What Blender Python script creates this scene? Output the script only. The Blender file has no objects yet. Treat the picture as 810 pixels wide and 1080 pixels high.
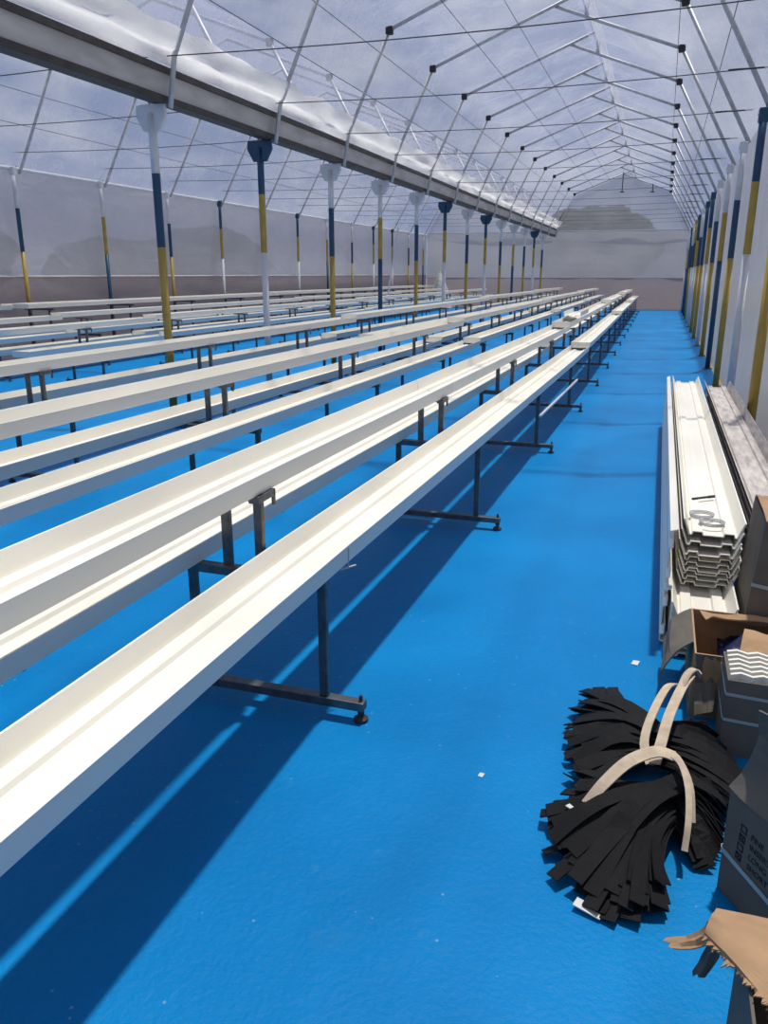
import bpy, bmesh, math, random
from mathutils import Vector, Matrix, noise
random.seed(7)
S = bpy.context.scene
COL = S.collection
PI = math.pi

# ------------------------------------------------------------------ materials
def newmat(name):
    m = bpy.data.materials.new(name); m.use_nodes = True
    nt = m.node_tree; nt.nodes.clear()
    out = nt.nodes.new('ShaderNodeOutputMaterial')
    return m, nt, out
def nd(nt, typ, **kw):
    n = nt.nodes.new(typ)
    for k, v in kw.items():
        if k in n.inputs: n.inputs[k].default_value = v
        else: setattr(n, k, v)
    return n
def simple(name, col, rough=.5, metal=0., var=.12, scale=6., bump=0., bscale=40., spec=.5, col2=None, stretch=None):
    m, nt, out = newmat(name)
    b = nd(nt, 'ShaderNodeBsdfPrincipled', Roughness=rough, Metallic=metal)
    b.inputs['Specular IOR Level'].default_value = spec
    tc = nd(nt, 'ShaderNodeTexCoord')
    mp = nd(nt, 'ShaderNodeMapping')
    if stretch: mp.inputs['Scale'].default_value = stretch
    nt.links.new(tc.outputs['Object'], mp.inputs['Vector'])
    nz = nd(nt, 'ShaderNodeTexNoise', Scale=scale, Detail=5.)
    nt.links.new(mp.outputs[0], nz.inputs['Vector'])
    rp = nd(nt, 'ShaderNodeValToRGB')
    c2 = col2 or tuple(c*(1-var*2) for c in col)
    rp.color_ramp.elements[0].position = .3; rp.color_ramp.elements[1].position = .65
    rp.color_ramp.elements[0].color = (*c2, 1); rp.color_ramp.elements[1].color = (*col, 1)
    nt.links.new(nz.outputs['Fac'], rp.inputs['Fac'])
    nt.links.new(rp.outputs['Color'], b.inputs['Base Color'])
    if bump:
        n2 = nd(nt, 'ShaderNodeTexNoise', Scale=bscale, Detail=4.)
        nt.links.new(mp.outputs[0], n2.inputs['Vector'])
        bp = nd(nt, 'ShaderNodeBump', Strength=bump, Distance=.01)
        nt.links.new(n2.outputs['Fac'], bp.inputs['Height'])
        nt.links.new(bp.outputs[0], b.inputs['Normal'])
    nt.links.new(b.outputs[0], out.inputs[0])
    return m

def film(name, trans, tcol, dcol, transl, gloss, grough=.15, wr_scale=1.2, wr=.25, stretch=(1, 1, 1), var=.2, brush=.0):
    """milky greenhouse plastic: part clear, part scattering, a little gloss"""
    m, nt, out = newmat(name)
    tc = nd(nt, 'ShaderNodeTexCoord')
    mp = nd(nt, 'ShaderNodeMapping'); mp.inputs['Scale'].default_value = stretch
    nt.links.new(tc.outputs['Object'], mp.inputs['Vector'])
    nz = nd(nt, 'ShaderNodeTexNoise', Scale=wr_scale, Detail=6., Roughness=.6, Distortion=1.0)
    nt.links.new(mp.outputs[0], nz.inputs['Vector'])
    n2 = nd(nt, 'ShaderNodeTexNoise', Scale=wr_scale*5, Detail=5., Distortion=1.5)
    nt.links.new(mp.outputs[0], n2.inputs['Vector'])
    bp = nd(nt, 'ShaderNodeBump', Strength=wr, Distance=.15)
    ad = nd(nt, 'ShaderNodeMath', operation='MULTIPLY_ADD'); ad.inputs[1].default_value = .25
    nt.links.new(n2.outputs['Fac'], ad.inputs[0]); nt.links.new(nz.outputs['Fac'], ad.inputs[2])
    nt.links.new(ad.outputs[0], bp.inputs['Height'])
    tr = nd(nt, 'ShaderNodeBsdfTransparent'); tr.inputs['Color'].default_value = (*tcol, 1)
    tl = nd(nt, 'ShaderNodeBsdfTranslucent'); tl.inputs['Color'].default_value = (*dcol, 1)
    df = nd(nt, 'ShaderNodeBsdfDiffuse'); df.inputs['Color'].default_value = (*dcol, 1)
    gl = nd(nt, 'ShaderNodeBsdfGlossy', Roughness=grough)
    for n in (df, gl): nt.links.new(bp.outputs[0], n.inputs['Normal'])
    sc = nd(nt, 'ShaderNodeMixShader'); sc.inputs[0].default_value = transl
    nt.links.new(df.outputs[0], sc.inputs[1]); nt.links.new(tl.outputs[0], sc.inputs[2])
    # patches of dust and creases make the film more or less clear
    mr = nd(nt, 'ShaderNodeMapRange'); mr.inputs[1].default_value = .3; mr.inputs[2].default_value = .75
    mr.inputs[3].default_value = min(1, (1-trans)+var); mr.inputs[4].default_value = max(0, (1-trans)-var)
    nt.links.new(ad.outputs[0], mr.inputs[0])
    mr.inputs[1].default_value = .35; mr.inputs[2].default_value = .9
    mx = nd(nt, 'ShaderNodeMixShader')
    nt.links.new(mr.outputs[0], mx.inputs[0])
    nt.links.new(tr.outputs[0], mx.inputs[1]); nt.links.new(sc.outputs[0], mx.inputs[2])
    m2 = nd(nt, 'ShaderNodeMixShader'); m2.inputs[0].default_value = gloss
    nt.links.new(mx.outputs[0], m2.inputs[1]); nt.links.new(gl.outputs[0], m2.inputs[2])
    nt.links.new(m2.outputs[0], out.inputs[0])
    return m

def floor_mat():
    m, nt, out = newmat('blue_floor_paint')
    b = nd(nt, 'ShaderNodeBsdfPrincipled', Roughness=.42)
    b.inputs['Specular IOR Level'].default_value = .12
    tc = nd(nt, 'ShaderNodeTexCoord')
    n1 = nd(nt, 'ShaderNodeTexNoise', Scale=.9, Detail=6.)
    n2 = nd(nt, 'ShaderNodeTexNoise', Scale=9., Detail=8., Roughness=.7)
    n3 = nd(nt, 'ShaderNodeTexNoise', Scale=60., Detail=4.)
    for n in (n1, n2, n3): nt.links.new(tc.outputs['Object'], n.inputs['Vector'])
    r = nd(nt, 'ShaderNodeValToRGB')
    r.color_ramp.elements[0].position = .3; r.color_ramp.elements[0].color = (.0, .165, .43, 1)
    r.color_ramp.elements[1].position = .7; r.color_ramp.elements[1].color = (.0, .215, .53, 1)
    nt.links.new(n1.outputs['Fac'], r.inputs['Fac'])
    r2 = nd(nt, 'ShaderNodeValToRGB')
    r2.color_ramp.elements[0].position = .62; r2.color_ramp.elements[0].color = (0, 0, 0, 1)
    r2.color_ramp.elements[1].position = .8; r2.color_ramp.elements[1].color = (1, 1, 1, 1)
    nt.links.new(n2.outputs['Fac'], r2.inputs['Fac'])
    mx = nd(nt, 'ShaderNodeMixRGB'); mx.inputs['Color2'].default_value = (.05, .29, .50, 1)
    mm = nd(nt, 'ShaderNodeMath', operation='MULTIPLY'); mm.inputs[1].default_value = .6
    nt.links.new(r2.outputs['Color'], mm.inputs[0]); nt.links.new(mm.outputs[0], mx.inputs['Fac'])
    nt.links.new(r.outputs['Color'], mx.inputs['Color1'])
    # worn brownish scuffs and fine pale specks
    n4 = nd(nt, 'ShaderNodeTexNoise', Scale=2.6, Detail=10., Roughness=.75); nt.links.new(tc.outputs['Object'], n4.inputs['Vector'])
    r4 = nd(nt, 'ShaderNodeValToRGB'); r4.color_ramp.elements[0].position = .60; r4.color_ramp.elements[0].color = (0, 0, 0, 1)
    r4.color_ramp.elements[1].position = .78; r4.color_ramp.elements[1].color = (.5, .5, .5, 1); nt.links.new(n4.outputs['Fac'], r4.inputs['Fac'])
    m4 = nd(nt, 'ShaderNodeMixRGB'); m4.inputs['Color2'].default_value = (.05, .16, .26, 1)
    nt.links.new(r4.outputs['Color'], m4.inputs['Fac']); nt.links.new(mx.outputs[0], m4.inputs['Color1'])
    vo = nd(nt, 'ShaderNodeTexVoronoi', Scale=14.); nt.links.new(tc.outputs['Object'], vo.inputs['Vector'])
    lt = nd(nt, 'ShaderNodeMath', operation='LESS_THAN'); lt.inputs[1].default_value = .055; nt.links.new(vo.outputs['Distance'], lt.inputs[0])
    n5 = nd(nt, 'ShaderNodeMath', operation='MULTIPLY'); nt.links.new(lt.outputs[0], n5.inputs[0]); nt.links.new(n1.outputs['Fac'], n5.inputs[1])
    m5 = nd(nt, 'ShaderNodeMixRGB'); m5.inputs['Color2'].default_value = (.25, .42, .55, 1)
    nt.links.new(n5.outputs[0], m5.inputs['Fac']); nt.links.new(m4.outputs[0], m5.inputs['Color1'])
    nt.links.new(m5.outputs[0], b.inputs['Base Color'])
    ad = nd(nt, 'ShaderNodeMath', operation='MULTIPLY_ADD'); ad.inputs[1].default_value = .4
    nt.links.new(n3.outputs['Fac'], ad.inputs[0]); nt.links.new(n2.outputs['Fac'], ad.inputs[2])
    bp = nd(nt, 'ShaderNodeBump', Strength=.6, Distance=.014)
    nt.links.new(ad.outputs[0], bp.inputs['Height']); nt.links.new(bp.outputs[0], b.inputs['Normal'])
    nt.links.new(b.outputs[0], out.inputs[0])
    return m

M = {}
M['floor'] = floor_mat()
M['pvc'] = simple('white_pvc', (.87, .84, .75), .38, var=.03, scale=3., stretch=(3, .5, 3))
M['pvc_dirty'] = simple('dusty_pvc', (.62, .58, .54), .5, var=.18, scale=9., col2=(.36, .32, .29), stretch=(3, .6, 3))
M['steel'] = simple('dull_steel', (.16, .165, .17), .45, .75, var=.2, scale=20.)
M['galv'] = simple('galvanised_tube', (.50, .51, .53), .5, .2, var=.12, scale=12.)
M['gutter'] = simple('gutter_steel', (.56, .53, .50), .5, .1, var=.2, scale=5., col2=(.36, .33, .31), stretch=(1, .3, 1))
M['darkmetal'] = simple('dark_gutter_lip', (.07, .06, .055), .6, .3, var=.2)
M['wpaint'] = simple('white_paint', (.62, .63, .66), .45, var=.06)
M['bpaint'] = simple('navy_paint', (.006, .055, .125), .4, var=.1)
M['ypaint'] = simple('ochre_paint', (.42, .29, .055), .45, var=.12)
M['wire'] = simple('dark_wire', (.06, .06, .07), .6, .3)
M['black'] = simple('black_webbing', (.0055, .0055, .0065), .8, var=.2, scale=30., bump=.3, bscale=260., spec=.3)
M['clampblack'] = simple('black_clamp', (.015, .015, .016), .6)
M['ribbon'] = simple('beige_cotton_tape', (.62, .5, .36), .8, var=.15, scale=25., bump=.2, bscale=300.)
M['card'] = simple('brown_cardboard', (.44, .28, .16), .85, var=.1, scale=14., bump=.15, bscale=30., spec=.2)
M['cardshade'] = simple('shaded_cardboard', (.165, .145, .12), .85, var=.1, scale=8., bump=.15, bscale=20., spec=.2)  # brown card darkened in colour to stand for faces in shade
M['ink'] = simple('black_print', (.012, .012, .012), .8)
M['strap'] = simple('pale_plastic_strap', (.42, .5, .52), .4)
M['bluebag'] = simple('navy_plastic_bag', (.008, .014, .06), .3, bump=.5, bscale=14.)
M['tarp'] = simple('white_plastic_sheet', (.72, .71, .68), .5, bump=.4, bscale=8.)
M['soil'] = simple('outside_soil', (.16, .12, .085), .95, var=.2, scale=.6, col2=(.10, .11, .06))
M['leaf'] = simple('tree_foliage', (.035, .042, .036), .95, var=.1, scale=2., spec=.1)
M['bark'] = simple('tree_bark', (.1, .07, .05), .9)
M['redroof'] = simple('red_roof', (.42, .16, .14), .8)
M['render'] = simple('pale_render', (.5, .45, .42), .8)
M['roof'] = film('roof_film', .68, (.92, .93, .97), (.60, .62, .72), .60, .04, .25, .9, .45, var=.15)
M['flap'] = film('bunched_film', .07, (.95, .95, .95), (.93, .92, .89), .7, .10, .2, 3.0, .8, (1, .35, 1), var=.12)
M['wallfilm'] = film('wall_film', .18, (.80, .80, .86), (.68, .67, .72), .55, .06, .25, .9, .3, (1, .5, 1), var=.1)
M['gablefilm'] = film('gable_film', .5, (.86, .87, .92), (.50, .51, .56), .6, .04, .3, .7, .25, var=.06)
M['endfilm'] = film('end_film', .12, (.74, .76, .82), (.46, .47, .52), .55, .05, .3, .7, .25, var=.06)
M['skirt'] = film('skirt_film', .12, (.6, .55, .56), (.40, .34, .36), .5, .04, .4, .8, .3, (1, .5, 1), var=.06)
M['rightfilm'] = film('right_film', .2, (.85, .87, .92), (.80, .80, .83), .55, .16, .12, 1.0, .3, (1, .6, 1), var=.1)

# ------------------------------------------------------------------ mesh building
class MB:
    def __init__(s): s.v = []; s.f = []; s.m = []
    def add(s, vs, fs, mi=0):
        b = len(s.v); s.v += [tuple(v) for v in vs]
        for f in fs: s.f.append(tuple(i+b for i in f)); s.m.append(mi)
    def box(s, x0, x1, y0, y1, z0, z1, mi=0, mat=None):
        vs = [(x, y, z) for z in (z0, z1) for y in (y0, y1) for x in (x0, x1)]
        if mat is not None: vs = [mat @ Vector(v) for v in vs]
        s.add(vs, [(0, 2, 3, 1), (4, 5, 7, 6), (0, 1, 5, 4), (2, 6, 7, 3), (0, 4, 6, 2), (1, 3, 7, 5)], mi)
    def tube(s, pts, r, n=8, mi=0, caps=True):
        pts = [Vector(p) for p in pts]
        if not isinstance(r, (list, tuple)): r = [r]*len(pts)
        rings = []; prev = None
        for i, p in enumerate(pts):
            t = (pts[min(i+1, len(pts)-1)]-pts[max(i-1, 0)]).normalized()
            if prev is None:
                a = Vector((0, 0, 1)) if abs(t.z) < .9 else Vector((1, 0, 0))
                nrm = (a - t*a.dot(t)).normalized()
            else:
                nrm = (prev - t*prev.dot(t)).normalized()
            prev = nrm; bn = t.cross(nrm)
            rings.append([p + (nrm*math.cos(2*PI*k/n)+bn*math.sin(2*PI*k/n))*r[i] for k in range(n)])
        vs = [v for rg in rings for v in rg]; fs = []
        for i in range(len(pts)-1):
            for k in range(n):
                fs.append((i*n+k, i*n+(k+1) % n, (i+1)*n+(k+1) % n, (i+1)*n+k))
        if caps:
            fs.append(tuple(range(n-1, -1, -1))); fs.append(tuple((len(pts)-1)*n+k for k in range(n)))
        s.add(vs, fs, mi)
    def extrude(s, prof, y0, y1, mi=0, ys=None, off=None, close=True):
        """closed profile in x,z swept along y"""
        ys = ys or [y0, y1]; n = len(prof); vs = []; fs = []
        for y in ys:
            dx, dz = off(y) if off else (0, 0)
            vs += [(x+dx, y, z+dz) for x, z in prof]
        for i in range(len(ys)-1):
            for k in range(n):
                fs.append((i*n+k, (i+1)*n+k, (i+1)*n+(k+1) % n, i*n+(k+1) % n))
        if close:
            fs.append(tuple(range(n))); fs.append(tuple((len(ys)-1)*n+k for k in range(n-1, -1, -1)))
        s.add(vs, fs, mi)
    def prism(s, poly, d, mi=0):
        """planar polygon (3d points) thickened along vector d"""
        d = Vector(d); n = len(poly); vs = [Vector(p) for p in poly]; vs += [v+d for v in vs]
        fs = [tuple(range(n-1, -1, -1)), tuple(range(n, 2*n))]
        fs += [(k, (k+1) % n, n+(k+1) % n, n+k) for k in range(n)]
        s.add(vs, fs, mi)
    def ribbon(s, pts, w, t, side=None, mi=0, up=None):
        """flat strap along pts; side: width direction(s)"""
        pts = [Vector(p) for p in pts]; vs = []; fs = []
        for i, p in enumerate(pts):
            tg = (pts[min(i+1, len(pts)-1)]-pts[max(i-1, 0)]).normalized()
            sd = side[i] if isinstance(side, list) else side
            sd = Vector(sd); sd = (sd - tg*sd.dot(tg)).normalized()
            nr = tg.cross(sd)
            ww = w[i] if isinstance(w, list) else w
            vs += [p+sd*ww/2+nr*t/2, p-sd*ww/2+nr*t/2, p-sd*ww/2-nr*t/2, p+sd*ww/2-nr*t/2]
        for i in range(len(pts)-1):
            for k in range(4): fs.append((i*4+k, (i+1)*4+k, (i+1)*4+(k+1) % 4, i*4+(k+1) % 4))
        L = (len(pts)-1)*4
        fs.append((0, 1, 2, 3)); fs.append((L+3, L+2, L+1, L))
        s.add(vs, fs, mi)
    def mesh(s, name, mats, smooth=False, fix=True):
        me = bpy.data.meshes.new(name); me.from_pydata(s.v, [], s.f); me.update()
        for m in (mats if isinstance(mats, (list, tuple)) else [mats]): me.materials.append(m)
        for i, p in enumerate(me.polygons): p.material_index = s.m[i]; p.use_smooth = smooth
        if fix:
            bm = bmesh.new(); bm.from_mesh(me); bmesh.ops.recalc_face_normals(bm, faces=bm.faces); bm.to_mesh(me); bm.free()
        return me
    def build(s, name, mats, parent=None, smooth=False, loc=None, bevel=0, fix=True):
        o = bpy.data.objects.new(name, s.mesh(name, mats, smooth, fix)); COL.objects.link(o)
        if parent: o.parent = parent
        if loc: o.location = loc
        if bevel:
            b = o.modifiers.new('b', 'BEVEL'); b.width = bevel; b.segments = 2; b.limit_method = 'ANGLE'
        return o

def tag(o, label=None, cat=None, group=None, kind=None):
    if label: o['label'] = label
    if cat: o['category'] = cat
    if group: o['group'] = group
    if kind: o['kind'] = kind
    return o
def empty(name, label, cat, loc=(0, 0, 0), rz=0, group=None):
    o = bpy.data.objects.new(name, None); COL.objects.link(o); o.empty_display_size = .1
    o.location = loc; o.rotation_euler = (0, 0, rz)
    return tag(o, label, cat, group)
def kids(o): return [c for c in COL.objects if c.parent == o]
def copy_tree(o, parent=None, ch_map=None):
    c = o.copy(); COL.objects.link(c)
    if parent: c.parent = parent
    for ch in ch_map.get(o, []): copy_tree(ch, c, ch_map)
    return c
def childmap(root):
    mp = {}
    def rec(o):
        mp[o] = kids(o)
        for c in mp[o]: rec(c)
    rec(root); return mp
def struct(o): o['kind'] = 'structure'; return o
ORD = ['first', 'second', 'third', 'fourth', 'fifth', 'sixth', 'seventh', 'eighth', 'ninth', 'tenth', 'eleventh', 'twelfth',
       'thirteenth', 'fourteenth', 'fifteenth', 'sixteenth', 'seventeenth', 'eighteenth']

# ------------------------------------------------------------------ the house: measures
XR, XL, XLL = .87, -4.9, -10.67        # right wall, gutter line between the two spans, far left wall
YN, YE = -7.0, 38.0                    # near and far ends
ZG = 3.3                               # springing of the roof
KZ = 4.78; KI = .93                    # knee height and inset
HC = [7.4+2.3*k for k in range(14)]
HN = [7.4-2.3*k for k in range(6, 0, -1)]
def spanx(a, b): return a, a+KI, (a+b)/2, b-KI, b

def wob(p, amp, sc):
    return amp*noise.noise(Vector(p)*sc)
def sheet(name, path, y0, y1, mat, ny, nsub=5, amp=.03, seed=0.):
    """roof or wall plastic following a path in x,z, gently rippled"""
    pts = []
    for (a, b) in zip(path[:-1], path[1:]):
        for k in range(nsub): pts.append((a[0]+(b[0]-a[0])*k/nsub, a[1]+(b[1]-a[1])*k/nsub))
    pts.append(path[-1])
    vs = []; fs = []; n = len(pts)
    for j in range(ny+1):
        y = y0+(y1-y0)*j/ny
        for i, (x, z) in enumerate(pts):
            w = amp*noise.noise(Vector((x*1.1+seed, y*1.3, z*1.1)))
            if i in (0, n-1): w = 0
            vs.append((x+w*.6, y, z+w))
    for j in range(ny):
        for i in range(n-1): fs.append((j*n+i, j*n+i+1, (j+1)*n+i+1, (j+1)*n+i))
    mb = MB(); mb.add(vs, fs)
    return struct(mb.build(name, mat, smooth=True, fix=False))

# floor
mb = MB(); mb.box(XLL, XR, YN, YE, -.12, 0)
struct(mb.build('floor', M['floor']))

cx = (XL+XR)/2; RZ = 5.52; TX, TZ = cx+.5, 5.71
cl = (XLL+XL)/2
o = .035   # film lies just outside the tubes
sheet('ceiling', [(XL-.02, ZG+.1), (XL+KI-o, KZ+o), (cx, RZ+o), (TX+.03, TZ+o+.01)], YN, YE, M['roof'], 120, 6)
sheet('ceiling', [(TX-.1, RZ-(TX-.1-cx)*.38+o), (XR-KI+o, KZ+o), (XR+.05, ZG-.1)], YN, YE, M['roof'], 120, 7, seed=9.)
sheet('ceiling', [(XLL-.05, ZG-.1), (XLL+KI-o, KZ+o), (cl, RZ+o), (XL-KI+o, KZ+o), (XL-.25, ZG+.1)], YN, YE, M['roof'], 120, 7, seed=20.)
sheet('wall_right', [(XR+.05, 0), (XR+.05, 1.15), (XR+.05, ZG-.1)], YN, YE, M['rightfilm'], 120, 6, seed=4.)
sheet('wall_left', [(XLL-.06, 1.42), (XLL-.06, ZG-.05)], YN, YE, M['wallfilm'], 120, 6, seed=5.)
sheet('wall_left', [(XLL-.05, 0), (XLL-.05, 1.46)], YN, YE, M['skirt'], 120, 4, seed=6.)
mb = MB(); mb.tube([(XLL-.02, YN, 1.46), (XLL-.02, YE, 1.46)], .012, 6); struct(mb.build('trim_1', M['wpaint']))
mb = MB(); mb.tube([(XLL, YN, ZG-.08), (XLL, YE, ZG-.08)], .028, 8); struct(mb.build('trim_2', M['wpaint']))
# end walls of both spans: skirt, main sheet, gable sheet hanging over it in a shallow curve
def endwall(a, b, y, nm, rise):
    mb = MB(); n = 24
    for i in range(n):
        for j in range(3):
            x0 = a+(b-a)*i/n; x1 = a+(b-a)*(i+1)/n; z0 = 1.32*j/3; z1 = 1.32*(j+1)/3
            mb.add([(x0, y, z0), (x1, y, z0), (x1, y, z1), (x0, y, z1)], [(0, 1, 2, 3)])
    struct(mb.build(nm, M['skirt'], fix=False))
    def top(x):
        m = (a+b)/2; d = abs(x-m); H = (b-a)/2
        return ZG+(KZ-ZG)*min(1, (H-d)/KI)+max(0, (RZ-KZ)*(H-KI-d)/(H-KI))
    mb = MB(); n = 60
    for i in range(n):
        x0 = a+(b-a)*i/n; x1 = a+(b-a)*(i+1)/n
        for j in range(6):
            q = []
            for (x, k) in ((x0, j), (x1, j), (x1, j+1), (x0, j+1)):
                z = 1.3+(3.3-1.3)*k/6
                q.append((x, y+.05*noise.noise(Vector((x*.8, z*.8, y))), z))
            mb.add(q, [(0, 1, 2, 3)])
    struct(mb.build(nm, M['endfilm'], smooth=True, fix=False))
    mb = MB()
    for i in range(n):
        x0 = a+(b-a)*i/n; x1 = a+(b-a)*(i+1)/n
        def low(x): return 2.72+.42*((x-(a*.35+b*.65))/(b-a))**2*2.2
        for j in range(6):
            q = []
            for (x, k) in ((x0, j), (x1, j), (x1, j+1), (x0, j+1)):
                z = low(x)+(top(x)-low(x))*k/6
                q.append((x, y-.09+.05*noise.noise(Vector((x*.7, z*.7, 3+y))), z))
            mb.add(q, [(0, 1, 2, 3)])
    struct(mb.build(nm, M['gablefilm'], smooth=True, fix=False))
endwall(XL, XR, YE, 'wall_far', 0)
endwall(XLL, XL, YE, 'wall_far', 0)
for (a, b) in ((XL, XR), (XLL, XL)):
    mb = MB(); mb.tube([(a, YE-.12, ZG), (b, YE-.12, ZG)], .02, 8); mb.tube([(a, YE-.06, 1.33), (b, YE-.06, 1.33)], .016, 8)
    struct(mb.build('trim_3', M['galv']))

# ------------------------------------------------------------------ roof trusses
def truss_parts(root, a, b, vent):
    x0, x1, xm, x2, x3 = spanx(a, b)
    r = .026
    def part(nm, pts, mat='galv', rr=r):
        m = MB(); m.tube(pts, rr, 8); return m.build(nm, M[mat], root, smooth=True)
    part('leg_tube', [((x0+.22) if vent else x0, 0, ZG-.26 if vent else ZG-.15), ((x0+.30) if vent else x0+.1, 0, ZG+.18 if vent else ZG+.01), (x1, 0, KZ)]); part('leg_tube', [(x3, 0, ZG-.2), (x2, 0, KZ)])
    if vent:
        part('rafter', [(x1, 0, KZ), (TX, 0, TZ)]); part('rafter', [(xm, .03, RZ), (x2, .03, KZ)])
        m = MB(); m.box(TX-.03, TX+.03, -.012, .012, RZ-(TX-xm)*.38, TZ+.02); m.build('ridge_post', M['galv'], root)
    else:
        part('rafter', [(x1, 0, KZ), (xm, 0, RZ)]); part('rafter', [(xm, 0, RZ), (x2, 0, KZ)])
    for x in (x1, x2):
        m = MB(); m.box(x-.05, x+.05, -.04, .04, KZ-.06, KZ+.045); m.build('knee_clamp', M['clampblack'], root, bevel=.012)
R_m = empty('roof_truss', '', 'roof truss'); truss_parts(R_m, XL, XR, True); mapm = childmap(R_m)
R_l = empty('roof_truss', '', 'roof truss'); truss_parts(R_l, XLL, XL, False); mapl = childmap(R_l)
def nth(k, n):
    return ORD[k] + ' from the near end' if k < n/2 else ('nearest the far end wall' if k == n-1 else ORD[n-1-k] + ' from the far end wall')
first = [True, True]
allh = HC
for k, y in enumerate(allh):
    r = R_m if k == 0 else copy_tree(R_m, None, mapm); r.location = (0, y, 0)
    tag(r, 'galvanised tube roof truss over the main span, ' + nth(k, len(allh)), 'roof truss', 'roof trusses of the main span')
    r = R_l if k == 0 else copy_tree(R_l, None, mapl); r.location = (0, y, 0)
    tag(r, 'galvanised roof truss beyond the gutter over the left span, ' + nth(k, len(allh)), 'roof truss', 'roof trusses of the left span')

# gutter between the spans
t = empty('rain_gutter', 'long grey steel rain gutter carried on the row of painted posts between the two spans', 'gutter', (XL, 0, 0))
g = [(-.03, 3.15), (.17, 3.15), (.2, 3.35), (.17, 3.35), (.14, 3.18), (.0, 3.18), (-.03, 3.35), (-.06, 3.35)]
mb = MB(); mb.extrude(g, YN, YE-.1); mb.build('trough', M['gutter'], t)
mb = MB(); mb.box(-.095, -.055, YN, YE-.1, 3.34, 3.385); mb.box(.192, .228, YN, YE-.1, 3.335, 3.39); mb.build('lip', M['darkmetal'], t)
mb = MB(); mb.box(.04, .185, YN, YE-.1, 3.085, 3.148); mb.build('soffit_beam', M['darkmetal'], t)
# crumpled film gathered above the gutter
vs = []; fs = []; NY = 260; n = 9
for j in range(NY+1):
    y = YN+(YE-.2-YN)*j/NY
    for i in range(n):
        f = i/(n-1)
        x = XL+.235+.17*f+.05*noise.noise(Vector((f*3, y*1.6, 2)))
        z = 3.395+.27*f+(.05*f+.008)*noise.noise(Vector((f*4, y*2.1, 8)))+.03*math.sin(f*PI*2.5)
        vs.append((x, y, z))
for j in range(NY):
    for i in range(n-1): fs.append((j*n+i, j*n+i+1, (j+1)*n+i+1, (j+1)*n+i))
mb = MB(); mb.add(vs, fs)
tag(mb.build('film_flap', M['flap'], smooth=True, fix=False), 'crumpled strip of clear film gathered along the top of the grey rain gutter', 'plastic film')
# ridge vent flap: pale gathered film hanging from the ridge to the lower slope
vs = []; fs = []; NY = 220; n = 7
for j in range(NY+1):
    y = 2+(YE-.2-2)*j/NY
    for i in range(n):
        f = i/(n-1); z = TZ+.04+(RZ-(TX-cx)*.38+.05-TZ)*f
        vs.append((TX+.035+.05*f*noise.noise(Vector((1, y*1.1, 4+f)))+.02*math.sin(f*5), y, z))
for j in range(NY):
    for i in range(n-1): fs.append((j*n+i, j*n+i+1, (j+1)*n+i+1, (j+1)*n+i))
mb = MB(); mb.add(vs, fs)
tag(mb.build('ridge_flap', M['flap'], smooth=True, fix=False), 'pale strip of film hanging along the open vent at the roof ridge', 'plastic film')

# ------------------------------------------------------------------ painted posts
PB = {'W': 0, 'B': 1, 'Y': 2}
def post(name, x, y, ztop, bands, label, group, r=.036, bracket=None, b1=2.46, b2=1.76, wallclip=0):
    t = empty(name, label, 'post', (x, y, 0), group=group)
    mb = MB(); zs = [ztop, b1, b2, .0]
    for k in range(3): mb.tube([(0, 0, zs[k+1]), (0, 0, zs[k])], r, 10, PB[bands[k]], caps=(k != 1))
    mb.build('shaft', [M['wpaint'], M['bpaint'], M['ypaint']], t, smooth=True)
    mb = MB(); mb.box(-.07, .07, -.07, .07, .0, .012); mb.build('base_plate', M['steel'], t)
    c = {'W': M['wpaint'], 'B': M['bpaint'], 'Y': M['ypaint']}[bands[0]]
    if bracket:
        mb = MB(); mb.prism([(-.16, -.02, 3.085), (.16, -.02, 3.085), (.17, -.02, 2.98), (.09, -.02, 2.84), (-.09, -.02, 2.84), (-.17, -.02, 2.98)], (0, .04, 0))
        mb.build('head_bracket', c, t, bevel=.008)
    else:
        mb = MB(); mb.box(-.05, .05, -.045, .045, ztop-.1, ztop+.04); mb.build('head_clamp', c, t, bevel=.012)
        mb = MB(); mb.tube([(-.05, -.03, ztop-.03), (-.05, .05, ztop+.02), (.05, .06, ztop+.06)], .012, 6); mb.build('clip', M['galv'], t)
    return t
nm = {'W': 'white', 'B': 'navy', 'Y': 'ochre'}
def bandtxt(b): return '%s, %s and %s' % tuple(nm[c] for c in b)
midb = ['WBY', 'BYW', 'WBY', 'WYB', 'WBY', 'BYW', 'WBY', 'BYW', 'WBY', 'WYB', 'WBY', 'BYW', 'WBY']
for k, b in enumerate(midb):
    post('painted_post', XL, HC[k], 3.0, b, 'post painted %s carrying the gutter, %s counted from the camera' % (bandtxt(b), ORD[k]), 'posts under the gutter', .042, True)
lb = ['BYW', 'YBW', 'WBY', 'WYB', 'WBY', 'BYW', 'WBY', 'BYW', 'WYB', 'WBY', 'BYW', 'BYW', 'WBY', 'WYB']
for k in range(2, 14):
    post('painted_post', XLL+.05, HC[k]-.2, 3.2, lb[k], 'thin %s post against the left film wall, %s from the left' % (bandtxt(lb[k]), ORD[k-2]), 'posts along the left wall', .036, None, 2.58, 1.87)
rb = ['BBY', 'BYW', 'WBY', 'WYB', 'WBY', 'BYW', 'BBY', 'WBY', 'BYW', 'YBW', 'WBY', 'BBB', 'WYB', 'WWW']
for k in range(14):
    post('painted_post', XR-.06, HC[k], 3.08, rb[k], 'post painted %s along the right film wall, %s counted from the camera' % (bandtxt(rb[k]), ORD[k]), 'posts along the right wall', .04, None, 2.42, 1.70)

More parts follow.
